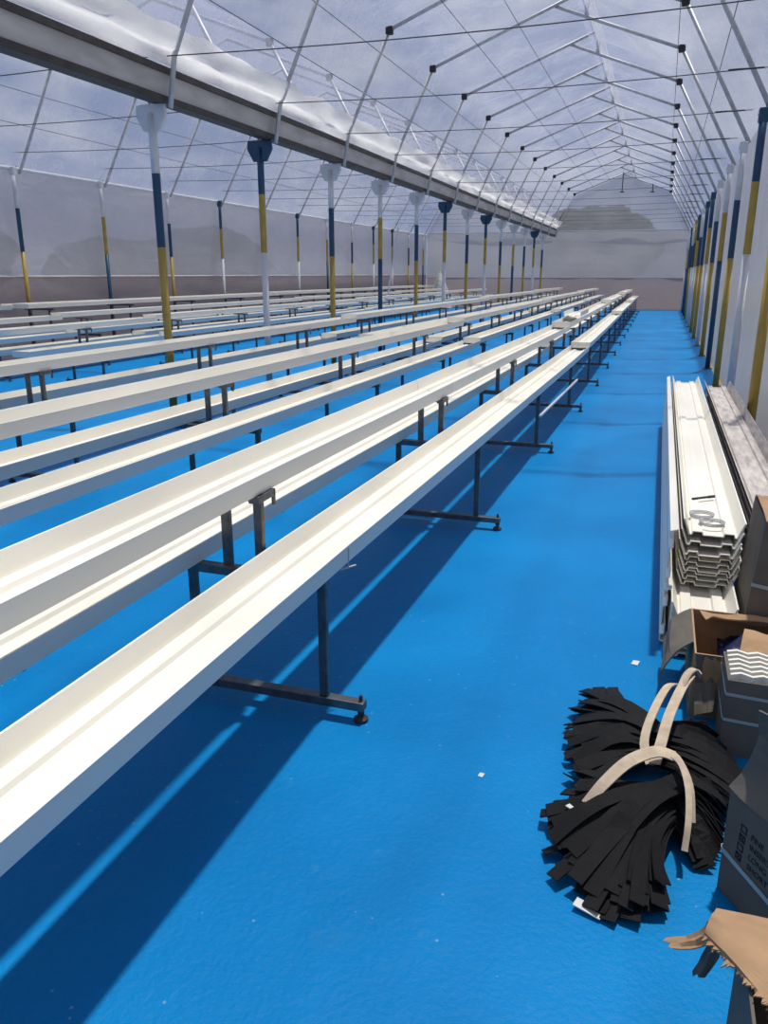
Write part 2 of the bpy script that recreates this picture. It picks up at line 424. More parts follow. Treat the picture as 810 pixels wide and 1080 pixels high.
# wires
def wire(name, pts, label, r=.0055, grp=None, sag=0):
    mb = MB()
    if sag:
        a, b = Vector(pts[0]), Vector(pts[-1]); pts = []
        for i in range(13):
            f = i/12; p = a.lerp(b, f); p.z -= sag*4*f*(1-f); pts.append(p)
    mb.tube(pts, r, 5); return tag(mb.build(name, M['wire'], smooth=True), label, 'wire', grp)
for k, y in enumerate(HC[:-1]):
    z = 3.48
    mb = MB(); pts = []
    for i in range(25):
        f = i/24; x = XLL+(XR-XLL)*f
        pts.append((x, y-.06, z-.05*math.sin(PI*min(1, max(0, (x-XL)/(XR-XL))))*(x > XL)-.05*math.sin(PI*min(1, max(0, (x-XLL)/(XL-XLL))))*(x < XL)))
    mb.tube(pts, .0055, 5)
    w = tag(mb.build('tie_wire', M['wire'], smooth=True), 'dark tie wire strung across both spans at eaves height, %s counted from the camera' % ORD[k], 'wire', 'tie wires across the spans')
    mb = MB(); mb.tube([(XR-.45, y-.06, z-.005), (XR-.02, y-.06, z)], .010, 6); mb.build('twisted_end', M['wire'], w)
ropes = [(-4.38, 4.02, 'along the left leg tubes below the knee'), (-4.1, 4.5, 'just under the left knee clamps'), (-3.2, 5.04, 'on the left rafters above the knee'), (-2.55, 5.28, 'on the left rafters near the ridge'), (-.12, 4.74, 'through the right knee clamps'), (.42, 3.95, 'half way down the right leg tubes')]
for x, z, s in ropes:
    wire('purlin_wire', [(x, 2, z), (x, YE-.2, z)], 'thin wire running lengthwise under the roof film ' + s, .0045, 'lengthwise roof wires')
for x, z, s in ((-10.3, 3.86, 'low on the far left roof slope'), (-10.0, 4.3, 'higher on the far left roof slope'), (-8.6, 5.1, 'high under the far left roof')):
    wire('purlin_wire', [(x, 2, z), (x, YE-.2, z)], 'thin wire running lengthwise in the left span ' + s, .0045, 'lengthwise roof wires')
mb = MB()
for k, (x, z) in enumerate(((-.75, 5.04), (-1.9, 5.5))):
    pass
for x, z0, z1, lab in ((-1.98, 4.75, 5.5, 'thin dark rod hanging from the ridge at the far end'), (-.78, 4.72, 5.02, 'short dark strut under the right slope at the far end')):
    mb = MB(); mb.tube([(x, 36.6, z0), (x, 36.6, z1)], .02, 6); mb.box(x-.09, x+.09, 36.58, 36.62, z0-.02, z0+.015); tag(mb.build('hanging_rod', M['wire']), lab, 'rod')

# ------------------------------------------------------------------ benches: trestles and white channels
bow_pts = [(-5, 0), (0, 0), (2.3, 0), (4.5, .035), (6.8, .065), (9.1, .10), (11.4, .115), (14, .11), (20, .08), (30, .03), (38, 0)]
def bow(y, s):
    for (a, b), (c, d) in zip(bow_pts[:-1], bow_pts[1:]):
        if y <= c: return s*(b+(d-b)*(y-a)/(c-a))
    return 0
def make_trestle(name):
    t = empty(name, '', 'trestle')
    def bx(nm, *a, mat='steel', par=None, bev=.003):
        m = MB(); m.box(*a); return m.build(nm, M[mat], par or t, bevel=bev)
    bx('foot_bar', -.385, .40, -.02, .02, .045, .078)
    for x in (-.365, .385):
        m = MB(); m.tube([(x, 0, .02), (x, 0, .1)], .007, 8); m.tube([(x, 0, .03), (x, 0, .042)], .013, 6)
        lf = m.build('levelling_foot', M['darkmetal'], t)
        m = MB(); m.tube([(x, 0, .0), (x, 0, .012), (x, 0, .022)], [.026, .026, .012], 12); m.build('foot_pad', M['darkmetal'], lf)
    for x in (-.25, .25): bx('leg', x-.016, x+.016, -.012, .012, .078, .49)
    bx('cross_bar', -.50, .27, -.02, .02, .49, .523)
    for x in (-.115, .012): bx('upper_post', x-.016, x+.016, .008, .032, .513, .762)
    m = MB(); m.box(-.22, .028, .0, .04, .762, .783); m.box(-.01, .029, -.01, .12, .757, .783); m.box(.018, .029, .105, .12, .725, .783); m.build('head_plate', M['steel'], t, bevel=.003)
    return t
sets = [(-1.25, 1.0, 'first bench line from aisle', 1.), (-2.66, .5, 'second bench line from aisle', 1.05), (-4.16, .1, 'third bench line from aisle', 1.07),
        (-7.5, 0, 'fourth bench line beyond the gutter', 1.), (-9.28, 0, 'fifth bench line beyond the gutter', 1.)]
proto = make_trestle('bench_trestle'); tm = childmap(proto); used = False
for si, (xc, bs, nmx, zk) in enumerate(sets):
    ys = [2.31*k for k in range(1, 16)] if si < 3 else [2.28*k+.2 for k in range(4, 16)]
    for k, y in enumerate(ys):
        r = proto if not used else copy_tree(proto, None, tm); used = True
        r.location = (xc+bow(y, bs), y-(.08 if si == 1 else 0), 0); r.scale = (1, 1, zk)
        tag(r, 'dark steel trestle under the %s, %s' % (nmx, nth(k, len(ys)).replace(' end wall', ' wall')), 'trestle', 'trestles of the ' + nmx)
# higher trestles of the last line against the left wall
def make_stand(name):
    t = empty(name, '', 'stand')
    m = MB(); m.box(-.34, .28, -.02, .02, 0, .035); m.build('foot_bar', M['steel'], t, bevel=.003)
    for x in (-.25, .18):
        m = MB(); m.box(x-.02, x+.02, -.015, .015, .035, .90); m.build('leg', M['steel'], t, bevel=.003)
    m = MB(); m.box(-.34, .28, -.02, .02, .90, .93); m.build('cross_bar', M['steel'], t, bevel=.003)
    return t
pst = make_stand('bench_stand'); sm = childmap(pst)
ys = [2.28*k+.2 for k in range(4, 16)]
for k, y in enumerate(ys):
    r = pst if k == 0 else copy_tree(pst, None, sm); r.location = (-10.2, y, 0)
    tag(r, 'tall steel stand under channels along the left wall, ' + nth(k, len(ys)), 'stand', 'stands along the left wall')

def chan_prof(w=.252, h=.07, t=.004, dr=.010):
    """open trough with slightly drawn-in walls and two raised ribs"""
    a = w/2; b = a-dr
    outer = [(-a, h), (-b, 0), (-.085, 0), (-.08, .014), (-.048, .014), (-.043, 0), (.043, 0), (.048, .014), (.08, .014), (.085, 0), (b, 0), (a, h)]
    inner = [(a-t*1.6, h), (b-t*1.6, t), (.089, t), (.084, .014+t), (.044, .014+t), (.039, t), (-.039, t), (-.044, .014+t), (-.084, .014+t), (-.089, t), (-b+t*1.6, t), (-a+t*1.6, h)]
    return outer+inner
PROF = chan_prof()
CL = 'low front row'; CM = 'raised middle row'; CB = 'low back row'
def channel(x, z, y0, y1, bs, label, group, d0=0, d1=0, cap0=True, cap1=False, sag=.0, h=.07, tilt=0):
    t = empty('planting_channel', label, 'channel', (x, y0, z), group=group)
    L = y1-y0; n = max(2, int(L/.55))
    ys = [L*i/n for i in range(n+1)]
    b0 = 0
    def off(yy):
        f = yy/L
        return bow(y0+yy, bs), d0+(d1-d0)*f-sag*(.5-.5*math.cos(2*PI*(y0+yy)/2.28))
    mb = MB(); mb.extrude(chan_prof(h=h), 0, L, ys=ys, off=off); mb.build('trough', M['pvc'], t)
    for c, yy in ((cap0, 0), (cap1, L)):
        if c:
            dx, dz = off(yy); m = MB(); m.prism([(-.126+dx, yy-.006, h+dz+.004), (.126+dx, yy-.006, h+dz+.004), (.116+dx, yy-.006, dz), (-.116+dx, yy-.006, dz)], (0, .007, 0))
            m.build('end_cap', M['pvc'], t)
    return t
segs = [(-.4, 11.0, 0, 0), (11.02, 20.5, .035, .02), (20.52, 29.5, .05, .02), (29.52, 36.6, .05, .02)]
sname = ['nearest length', 'second length', 'third length', 'far end length']
for si, (xc, bs, nmx, zk) in enumerate(sets):
    d5, d6 = ((0, 0), (.03, -.05), (0, -.09), (0, 0), (0, 0))[si]
    for rx, z, rn in ((.165, .523, CL), (-.101+d5, .783, CM), (-.331+d6, .523, CB)):
        for k, (y0, y1, d0, d1) in enumerate(segs):
            if si >= 3 and k == 0: y0 = 7.5 if rn == CM else 7.9
            if si == 0 and rn == CM and k == 0:      # this length is two pieces butted at a visible seam
                channel(xc+rx+d5, z*zk+.001, y0, 4.885, bs, 'white channel in raised middle row of first bench line, nearest piece before the seam', 'white channels of the ' + nmx, cap0=True)
                y0 = 4.895
            c = channel(xc+rx, z*zk+(.002 if rn != CM else .001), y0, y1, bs, 'white channel in raised middle row of first bench line, piece beyond the seam' if (si == 0 and rn == CM and k == 0) else 'white channel in %s of %s, %s' % (rn, nmx, sname[k]), 'white channels of the ' + nmx, d0, d1, cap0=not (si == 0 and rn == CM and k == 0), cap1=(k == 3))
            if si == 0 and rn == CL and k == 0:
                mb = MB(); xx = .122; yy = 2.45-y0
                mb.tube([(xx+.006, yy, .06), (xx+.004, yy, -.012)], .0022, 6); mb.tube([(xx-.015, yy-.03, -.014), (xx+.02, yy+.03, -.014)], .004, 6)
                mb.build('wire_clip', M['galv'], c)
for k, (y0, y1, d0, d1) in enumerate(segs[1:]):
    channel(-10.06, .932, y0, y1, 0, 'white channel on tall stands by left wall, front one, ' + ['nearest length', 'middle length', 'far end length'][k], 'white channels on the tall stands', d0*.5, d1*.5)
for k, (y0, y1, d0, d1) in enumerate(segs):
    if k == 0: y0 = 8.5
    channel(-10.38, .932, y0, y1, 0, 'white channel on tall stands by left wall, back one, ' + sname[k], 'white channels on the tall stands', d0*.5, d1*.5)
m = MB(); m.tube([(-.902, 6.85, .33), (-.868, 9.7, .30)], .014, 8); tag(m.build('drain_pipe', M['wpaint'], smooth=True), 'pale thin pipe hung on the trestle legs beneath the low front row by the aisle', 'pipe')
# offcut lying across the raised middle row near its first joint
t = empty('channel_offcut', 'short white channel offcut lying loose on top of the raised middle row nearest the aisle', 'channel', (-1.336+.115, 12.2, .905))
mb = MB(); mb.extrude(chan_prof(), 0, 1.3); mb.build('trough', M['pvc'], t)

# ------------------------------------------------------------------ stacked channels by the right wall
def stackchan(x, y0, y1, z, label, group, mat='pvc', h=.07, roll=0):
    t = empty('stacked_channel', label, 'channel', (x, y0, z), group=group)
    if roll: t.rotation_euler = (0, roll, 0)
    mb = MB(); mb.extrude(chan_prof(h=h, dr=.010 if roll else .026), 0, y1-y0); mb.build('trough', M[mat], t)
    return t
G1 = 'white channels stacked by the right wall'
for k in range(8):
    stackchan(.274, 3.17+.004*k, 9.0-.05*(k % 3), .006+.022*k, 'white channel in the lower nest of the white stack, %s from the floor' % ORD[k], G1)
for k in range(6):
    stackchan(.292+.006*(k % 2), 3.52+.012*(k % 3), 8.6+.05*(k % 4), .19+.0215*k, 'white channel in the middle of the white stack, %s of its tight nest counted upwards' % ORD[k], G1)
for k in range(3):
    stackchan(.29+.006*k, 3.50+.02*k, 8.4+.25*k, .335+.04*k, 'white channel %s' % ['under the top pair of the white stack', 'second from the top of the white stack', 'topmost in the white stack, with wire rings on it'][k], G1)
stackchan(.118, 3.28, 8.6, .133, 'white channel stood on edge against the aisle side of the white stack', G1, h=.03, roll=PI/2)
stackchan(.118, 3.28, 8.6, .387, 'upper white channel on edge against the aisle side of the white stack', G1, h=.03, roll=PI/2)
G2 = 'dusty channels stacked behind the white stack'
for k in range(9):
    stackchan(.62+.004*(k % 2), 3.75+.05*(k % 3), 8.9+.06*(k % 3), .006+.045*k, 'dusty grey channel against the right wall, %s from the floor' % ORD[k] if k < 8 else 'dusty grey channel on top of the stack against the right wall', G2, 'pvc_dirty')

# rings of wire and a dark pen on the topmost channel
for k, (x, y) in enumerate(((.262, 3.78), (.30, 3.66))):
    mb = MB()
    for q in range(3):
        mb.tube([(x+(.05+.002*q)*math.cos(2*PI*i/20), y+(.045+.002*q)*math.sin(2*PI*i/20), .437+.006*q) for i in range(21)], .0025, 5, caps=False)
    tag(mb.build('wire_ring', M['galv'], smooth=True), 'thin grey wire ring on the topmost white channel, ' + ('farther one' if k == 0 else 'nearer one'), 'wire ring')
t = empty('marker_pen', 'thin dark marker pen lying on the topmost white channel', 'pen', (.27, 4.1, .438), -.9)
mb = MB(); mb.tube([(0, -.05, 0), (0, .05, 0)], .006, 8); mb.build('barrel', M['clampblack'], t)
mb = MB(); mb.tube([(0, .05, 0), (0, .085, 0)], .0075, 8); mb.build('cap', M['wire'], t)

# ------------------------------------------------------------------ cartons
def panel(pts, th, mb=None):
    """thin cardboard panel from 4 corner points"""
    p = [Vector(q) for q in pts]; n = (p[1]-p[0]).cross(p[2]-p[0]).normalized()
    m = mb or MB(); m.prism(p, n*th); return m
def grid_panel(a, b, c, d, th, bend, nu=8, nv=6, jag=None, seed=0):
    """curved cardboard sheet: bilinear a-b-c-d with a bow, optional ragged last edge"""
    a, b, c, d = map(Vector, (a, b, c, d)); nrm = (b-a).cross(d-a).normalized(); vs = []
    for s_ in (0, 1):
        for j in range(nv+1):
            for i in range(nu+1):
                u, v = i/nu, j/nv
                vv = v
                if jag and j == nv: vv = v+jag*noise.noise(Vector((i*1.7, seed, 0)))
                p = a.lerp(b, u).lerp(d.lerp(c, u), vv)
                p = p+nrm*(bend*math.sin(PI*v)+.012*noise.noise(Vector((u*3+seed, v*3, 1)))+s_*th)
                vs.append(p)
    N = (nu+1)*(nv+1); fs = []
    for j in range(nv):
        for i in range(nu):
            q = j*(nu+1)+i
            fs.append((q, q+1, q+nu+2, q+nu+1)); fs.append((N+q, N+q+nu+1, N+q+nu+2, N+q+1))
    edge = [i for i in range(nu+1)]+[j*(nu+1)+nu for j in range(1, nv+1)]+[nv*(nu+1)+i for i in range(nu-1, -1, -1)]+[j*(nu+1) for j in range(nv-1, 0, -1)]
    for k in range(len(edge)):
        e, f = edge[k], edge[(k+1) % len(edge)]; fs.append((e, f, N+f, N+e))
    mb = MB(); mb.add(vs, fs); return mb
def carton_body(x0, x1, y0, y1, z0, z1, th=.006, top=False):
    mb = MB()
    mb.box(x0, x1, y0, y0+th, z0, z1); mb.box(x0, x1, y1-th, y1, z0, z1)
    mb.box(x0, x0+th, y0+th, y1-th, z0, z1); mb.box(x1-th, x1, y0+th, y1-th, z0, z1)
    mb.box(x0+th, x1-th, y0+th, y1-th, z0, z0+th)
    if top: mb.box(x0+th, x1-th, y0+th, y1-th, z1-th, z1)
    return mb

# strapped shade-darkened carton on a lower one, beside the channel stack
t = empty('carton', 'strapped shade-darkened carton with folded brown top flaps, beside the near end of the white stack', 'box', (.628, 3.36, .018), 0)
t.rotation_euler = (0, .075, 0)
carton_body(-.225, .22, -.2, .2, 0, .572).build('body', M['cardshade'], t)
grid_panel((-.225, -.2, .574), (-.02, -.2, .577), (-.02, .2, .577), (-.225, .2, .574), .005, .012).build('flap', M['card'], t)
grid_panel((.02, -.2, .577), (.22, -.2, .574), (.22, .2, .574), (.02, .2, .577), .005, .02, seed=3).build('flap', M['card'], t)
mb = MB(); mb.ribbon([(-.228, -.204, .322), (0, -.2045, .307), (.222, -.204, .302)], .014, .002, (0, 0, 1)); mb.ribbon([(-.05, -.2045, .232), (-.02, -.2045, .582), (-.02, .2, .587)], .012, .002, (1, 0, 0)); mb.build('strap', M['strap'], t)

# open carton with flaps out, beyond the bundles
t = empty('carton', 'open brown carton with crumpled flaps standing out, between the bundles and the strapped carton', 'box', (.42, 2.93, 0))
carton_body(-.20, .24, -.21, .2, 0, .24).build('body', M['card'], t)
grid_panel((-.20, -.12, .24), (-.20, .19, .24), (-.285, .16, .12), (-.30, -.17, .09), .005, .025).build('flap', M['cardshade'], t)  # hanging flaps of the brown carton take the shade-coloured card
grid_panel((-.195, -.212, .24), (-.115, -.212, .24), (-.125, -.27, .06), (-.185, -.28, .04), .005, .03, seed=2).build('flap', M['cardshade'], t)
grid_panel((-.17, .19, .24), (.22, .19, .24), (.22, .10, .262), (-.13, .06, .275), .005, .02, seed=5, jag=.25).build('flap', M['card'], t)
grid_panel((-.06, -.2, .24), (.235, -.2, .24), (.24, -.08, .262), (-.03, -.02, .27), .005, .02, seed=7, jag=.25).build('flap', M['card'], t)
mb = MB(); n = 14; vs = []; fs = []
for j in range(n+1):
    for i in range(n+1):
        u, v = i/n, j/n; e = math.sin(PI*u)*math.sin(PI*v)
        vs.append((.32+.30*u, 2.82+.26*v, .15+.08*e+.05*noise.noise(Vector((u*5, v*5, 3)))))
for j in range(n):
    for i in range(n): q = j*(n+1)+i; fs.append((q, q+1, q+n+2, q+n+1))
b0 = len(vs)
rim = [i for i in range(n+1)]+[j*(n+1)+n for j in range(1, n+1)]+[n*(n+1)+i for i in range(n-1, -1, -1)]+[j*(n+1) for j in range(n-1, 0, -1)]
for k in rim: vs.append((.47+(vs[k][0]-.47)*.85, 2.95+(vs[k][1]-2.95)*.85, .01))
for k in range(len(rim)):
    k2 = (k+1) % len(rim); fs.append((rim[k], rim[k2], b0+k2, b0+k))
fs.append(tuple(b0+k for k in range(len(rim))))
mb.add(vs, fs)
tag(mb.build('plastic_bag', M['bluebag'], smooth=True), 'dark navy plastic bag stuffed inside the open brown carton', 'bag')

# strapped bundle of white ridged strips
t = empty('strip_bundle', 'strapped bundle of white ridged plastic strips standing between the open carton and the printed carton', 'bundle', (.445, 2.6, 0))
for k in range(6):
    prof = []
    x0 = -.13
    m = MB(); pts = []
    for i in range(9):
        pts.append((x0+.032*i, .0+.018*(i % 2)))
    prof = [(x, y) for x, y in pts]; vs = []
    yb = -.10+.034*k
    ring = [(x, yb+y) for x, y in prof]+[(x, yb+y+.012) for x, y in reversed(prof)]
    nn = len(ring); vs = [(x, y, 0) for x, y in ring]+[(x, y, .285) for x, y in ring]
    q = len(prof)
    fs = [(i, (i+1) % nn, nn+(i+1) % nn, nn+i) for i in range(nn)]
    for i in range(q-1): fs.append((i, nn-1-i, nn-2-i, i+1)); fs.append((nn+i, nn+i+1, nn+nn-2-i, nn+nn-1-i))
    m.add(vs, fs); m.build('strip', M['pvc'], t)
carton_body(-.137, .137, -.106, .106, .0, .268).build('shade_wrap', M['cardshade'], t)  # dark sleeve added so the white strip fronts look shaded
mb = MB()
for z in (.13, .22): mb.ribbon([(-.139, -.09, z), (-.136, -.1085, z), (0, -.109, z-.005), (.136, -.1085, z), (.139, .107, z), (-.139, .107, z), (-.139, -.09, z)], .010, .002, (0, 0, 1))
mb.build('strap', M['strap'], t)

# printed carton, shade put into its dark card colour
t = empty('carton', 'shade-darkened carton printed with tick boxes, pale strap round it, at the right edge', 'box', (.268, 1.86, 0), -math.radians(57))
LX, LY, LZ = .40, .33, .30
mb = MB(); mb.box(0, LX, 0, .007, 0, LZ); mb.box(0, LX, LY-.007, LY, 0, LZ); mb.box(0, .007, .007, LY-.007, 0, LZ); mb.box(LX-.007, LX, .007, LY-.007, 0, LZ); mb.box(.007, LX-.007, .007, LY-.007, 0, .007)
mb.build('body', M['cardshade'], t, bevel=.003)
grid_panel((0, .0, LZ), (LX, .0, LZ), (LX, .01, .58), (.07, -.01, .55), .006, -.035, seed=11).build('flap', M['cardshade'], t)
grid_panel((LX, LY, LZ), (.0, LY, LZ), (.03, LY-.15, LZ-.06), (LX-.03, LY-.15, LZ-.06), .006, .0, seed=12).build('flap', M['cardshade'], t)
mb = MB(); mb.ribbon([(-.002, LY, .12), (-.003, .0, .122), (.002, -.0035, .120), (.2, -.004, .105), (LX, -.0035, .10)], .012, .002, (0, 0, 1)); mb.build('strap', M['strap'], t)
def text(body, loc, size, rot, par, mat, nm='printed_text'):
    cu = bpy.data.curves.new(nm, 'FONT'); cu.body = body; cu.size = size; cu.extrude = .0004
    ob = bpy.data.objects.new(nm, cu); COL.objects.link(ob)
    dg = bpy.context.evaluated_depsgraph_get(); me = bpy.data.meshes.new_from_object(ob.evaluated_get(dg))
    bpy.data.objects.remove(ob)
    o2 = bpy.data.objects.new(nm, me); COL.objects.link(o2); me.materials.append(mat); o2.location = loc; o2.rotation_euler = rot; o2.parent = par
    return o2
for k, w in enumerate(('FINE', 'INSERT', 'LONG', 'SHORT')):
    z = .222-.027*k
    m = MB(); s_ = .010; x = .065-.002*k; yy = -.0015
    for (a0, a1, c0, c1) in ((x-s_, x+s_, z-s_, z-s_+.0025), (x-s_, x+s_, z+s_-.0025, z+s_), (x-s_, x-s_+.0025, z-s_, z+s_), (x+s_-.0025, x+s_, z-s_, z+s_)):
        m.box(a0, a1, yy, yy+.0013, c0, c1)
    if k in (1, 3):
        m.prism([(x-.008, yy, z-.008), (x-.006, yy, z-.009), (x+.008, yy, z+.008), (x+.006, yy, z+.009)], (0, .0013, 0)); m.prism([(x-.008, yy, z+.008), (x-.006, yy, z+.009), (x+.008, yy, z-.008), (x+.006, yy, z-.009)], (0, .0013, 0))
    m.build('tick_box', M['ink'], t)
    text(w, (.09, -.0008, z-.009), .022, (PI/2, 0, 0), t, M['ink'])

# torn carton at the lower right corner
t = empty('carton', 'shade-darkened carton with a torn brown lid flap, in the lower right corner of the photo', 'box', (.45, 1.2, 0))
carton_body(-.19, .27, -.30, .22, 0, .27).build('body', M['cardshade'], t)
grid_panel((.16, .235, .295), (-.235, .232, .288), (-.262, .165, .285), (-.06, -.09, .285), .006, .012, nu=12, nv=24, jag=.0, seed=21).build('flap', M['card'], t)
mb = grid_panel((-.255, .20, .29), (-.245, .165, .285), (-.315, .185, .215), (-.325, .21, .215), .004, .02, nu=4, nv=6, jag=.2, seed=31); mb.build('torn_strip', M['card'], t)
mb = grid_panel((-.255, .19, .283), (-.235, .165, .28), (-.245, .205, .14), (-.268, .21, .15), .004, .012, nu=5, nv=6, jag=.25, seed=33); mb.build('torn_strip', M['cardshade'], t)
mb = MB(); rr = random.Random(4)
for k in range(80):
    f = k/79; p = Vector((-.262, .165, .284)).lerp(Vector((-.06, -.09, .286)), f); g_ = rr.uniform(.1, 1)**2
    q = p+Vector((-.014*g_+rr.uniform(-.004, .004), -.014*g_+rr.uniform(-.004, .004), rr.uniform(-.010, .006)))
    mb.prism([p+Vector((-.003, .004, 0)), p+Vector((.003, -.004, 0)), q], (0, 0, .003))
mb.build('frayed_edge', M['card'], t)

# ------------------------------------------------------------------ bundles of black webbing tied with beige tape
def webbing_bundle(label, tie, ends, loops, n, seed, W=.042):
    rnd = random.Random(seed); tie = Vector(tie)
    t = empty('webbing_bundle', label, 'strap bundle', (tie.x, tie.y, 0))
    base = Vector((tie.x, tie.y, 0))
    for k in range(n):
        f = (k+.5)/n; layer = rnd.random()
        e = Vector(ends[0]).lerp(Vector(ends[1]), f) if len(ends) == 2 else None
        if e is None:
            q = f*(len(ends)-1); i = min(int(q), len(ends)-2); e = Vector(ends[i]).lerp(Vector(ends[i+1]), q-i)
        q = f*(len(loops)-1); i = min(int(q), len(loops)-2); lp = Vector(loops[i]).lerp(Vector(loops[i+1]), q-i)
        e = e+Vector((rnd.uniform(-.025, .025), rnd.uniform(-.035, .035), 0)); e = tie.lerp(e, rnd.uniform(.84, 1.04))
        lp = tie.lerp(lp, rnd.uniform(.75, 1.02))
        z0 = .012+layer*.05; wv = rnd.uniform(-1, 1); ph = rnd.uniform(0, 6); zt = tie.z*(.25+.75*(1-abs(2*f-1))*layer**.5)+.012
        pts = []; sides = []
        tp = tie+Vector((rnd.uniform(-.02, .02), (f-.5)*-.05, 0)); tp.z = zt
        N = 13
        for i in range(N):
            s_ = i/(N-1)
            if s_ < .62:
                g = s_/.62; p = e.lerp(tp, g); hump = math.sin(PI*min(1, g*1.0)*.5)
                p.z = z0*(1-g)+zt*hump+.02*math.sin(PI*g)*layer
                dirv = (tp-e); pr = Vector((-dirv.y, dirv.x, 0)).normalized(); p += pr*.02*math.sin(PI*g)*rnd.choice((1,))*(f-.5)*3+pr*.012*wv*math.sin(ph+4*g)*(1-g); p.z += .012*math.sin(ph+5*g)*(1-g)*layer
            else:
                g = (s_-.62)/.38; p = tp.lerp(lp, g); p.z = zt*(1-g*g)+.014*g+.02*layer
            pts.append(p-base)
            d = (tp-e); pr = Vector((-d.y, d.x, 0)).normalized()
            a = rnd.uniform(-.04, .04)+(f-.5)*.7*(1-s_)+(layer-.5)*.9
            sides.append(pr*math.cos(a)+Vector((0, 0, math.sin(a))))
        w2 = W*rnd.uniform(.85, 1.1)
        mn = min(p.z for p in pts)
        for i, p in enumerate(pts):
            lowest = p.z-abs(sides[i].normalized().z)*w2/2-.003
            if lowest < .001: p.z += .001-lowest
        m = MB(); m.ribbon(pts, w2, .004, sides); m.build('strap', M['black'], t, smooth=False)
    return t
b1 = webbing_bundle('black webbing bundle lying farther back, fanned out to the left under upright beige tape', (.12, 2.33, .15),
                    [(-.05, 2.74, 0), (-.14, 2.66, 0), (-.17, 2.48, 0), (-.16, 2.30, 0), (-.08, 2.10, 0)], [(.24, 2.68, 0), (.27, 2.6, 0), (.36, 2.40, 0), (.37, 2.28, 0), (.33, 2.14, 0)], 78, 3)
b2 = webbing_bundle('black webbing bundle lying nearer the camera, its cut ends spread on the blue floor', (.15, 2.06, .15),
                    [(-.12, 2.17, 0), (-.19, 1.97, 0), (-.14, 1.80, 0), (-.04, 1.69, 0), (.06, 1.66, 0), (.13, 1.72, 0)], [(.30, 2.30, 0), (.31, 2.18, 0), (.28, 2.0, 0), (.24, 1.88, 0)], 90, 5)
def tape(par, pts, w, label=None, sides=(0, 0, 1), nmx='tie_tape'):
    # smooth the path
    P = [Vector(p) for p in pts]; out = []
    for i in range(len(P)-1):
        p0 = P[max(i-1, 0)]; p1 = P[i]; p2 = P[i+1]; p3 = P[min(i+2, len(P)-1)]
        for q in range(5):
            s_ = q/5
            out.append(.5*((2*p1)+(p2-p0)*s_+(2*p0-5*p1+4*p2-p3)*s_**2+(3*p1-p0-3*p2+p3)*s_**3))
    out.append(P[-1]); l = par.location
    m = MB(); m.ribbon([p-l for p in out], w, .004, sides); o2 = m.build(nmx, M['ribbon'], par); o2['label'] = label or 'beige cotton tie tape'
    return o2
tape(b1, [(.175, 2.53, .21), (.13, 2.46, .23), (.085, 2.30, .205), (.07, 2.20, .17), (.09, 2.13, .15)], .026, sides=(.9, -.3, .2))
tape(b1, [(.20, 2.54, .24), (.17, 2.44, .24), (.135, 2.30, .215), (.115, 2.18, .19), (.10, 2.10, .17)], .032, sides=(.9, -.3, .2))
tape(b1, [(.17, 2.46, .235), (.19, 2.53, .25), (.215, 2.575, .25), (.235, 2.56, .235)], .036, sides=(.3, -.9, .3))
tape(b2, [(.15, 2.10, .205), (.10, 2.10, .21), (.03, 2.05, .195), (-.03, 1.99, .15), (-.07, 1.95, .10)], .04, sides=(-.4, .9, .2))
tape(b2, [(.13, 2.11, .205), (.165, 2.07, .205), (.185, 2.0, .18), (.19, 1.93, .13), (.185, 1.88, .07)], .016, sides=(1, .2, .1))
tape(b2, [(.12, 2.12, .21), (.16, 2.10, .205), (.195, 2.02, .175), (.205, 1.95, .11)], .010, sides=(1, .2, .1))
for p, rz in (((-.095, 1.975, .075), .6), ((-.035, 1.665, .012), -.7)):
    m = MB(); m.box(-.035, .035, -.015, .015, 0, .003); ob = m.build('paper_tag', M['tarp'], b2); ob.location = Vector(p)-b2.location; ob.rotation_euler = (0, .1, rz+.4); ob['label'] = 'white paper tag'

# small litter on the floor
for k, (x, y, lab) in enumerate(((.03, 3.06, 'small white scrap on the blue floor between the bundles and the bench'), (-.40, 2.13, 'tiny pale chip on the blue floor near the first bench foot'))):
    m = MB(); m.prism([(-.016, -.012, .001), (.012, -.018, .001), (.02, .01, .008), (-.008, .016, .006)], (0, 0, .003)); o2 = m.build('paper_scrap', M['tarp'], loc=(x, y, 0)); o2.scale = (.55, .55, .6) if k else (.9, .9, 1); tag(o2, lab, 'litter')

# leaning pole and heap of sheet by the far left
m = MB(); m.tube([(-8.12, 24, 0.02), (-7.72, 24.2, 2.85)], .025, 8); tag(m.build('leaning_pole', M['wpaint']), 'white pole leaning at a slant among the benches of the left span', 'pole')
vs = []; fs = []; n = 14
for j in range(n+1):
    for i in range(n+1):
        u, v = i/n, j/n; e = math.sin(PI*u)**.8*math.sin(PI*v)**.8
        vs.append((-10.5+1.3*u, 36.75+1.1*v, .002+max(0, (1.6*e*(1-.5*abs(2*u-1))+.2*e*noise.noise(Vector((u*4, v*4, 0)))))))
for j in range(n):
    for i in range(n): q = j*(n+1)+i; fs.append((q, q+1, q+n+2, q+n+1))
b0 = len(vs)
rim = [i for i in range(n+1)]+[j*(n+1)+n for j in range(1, n+1)]+[n*(n+1)+i for i in range(n-1, -1, -1)]+[j*(n+1) for j in range(n-1, 0, -1)]
fs.append(tuple(rim))
m = MB(); m.add(vs, fs); tag(m.build('sheet_heap', M['tarp'], smooth=False), 'pale heap of folded plastic sheeting near the far left corner', 'plastic sheet')

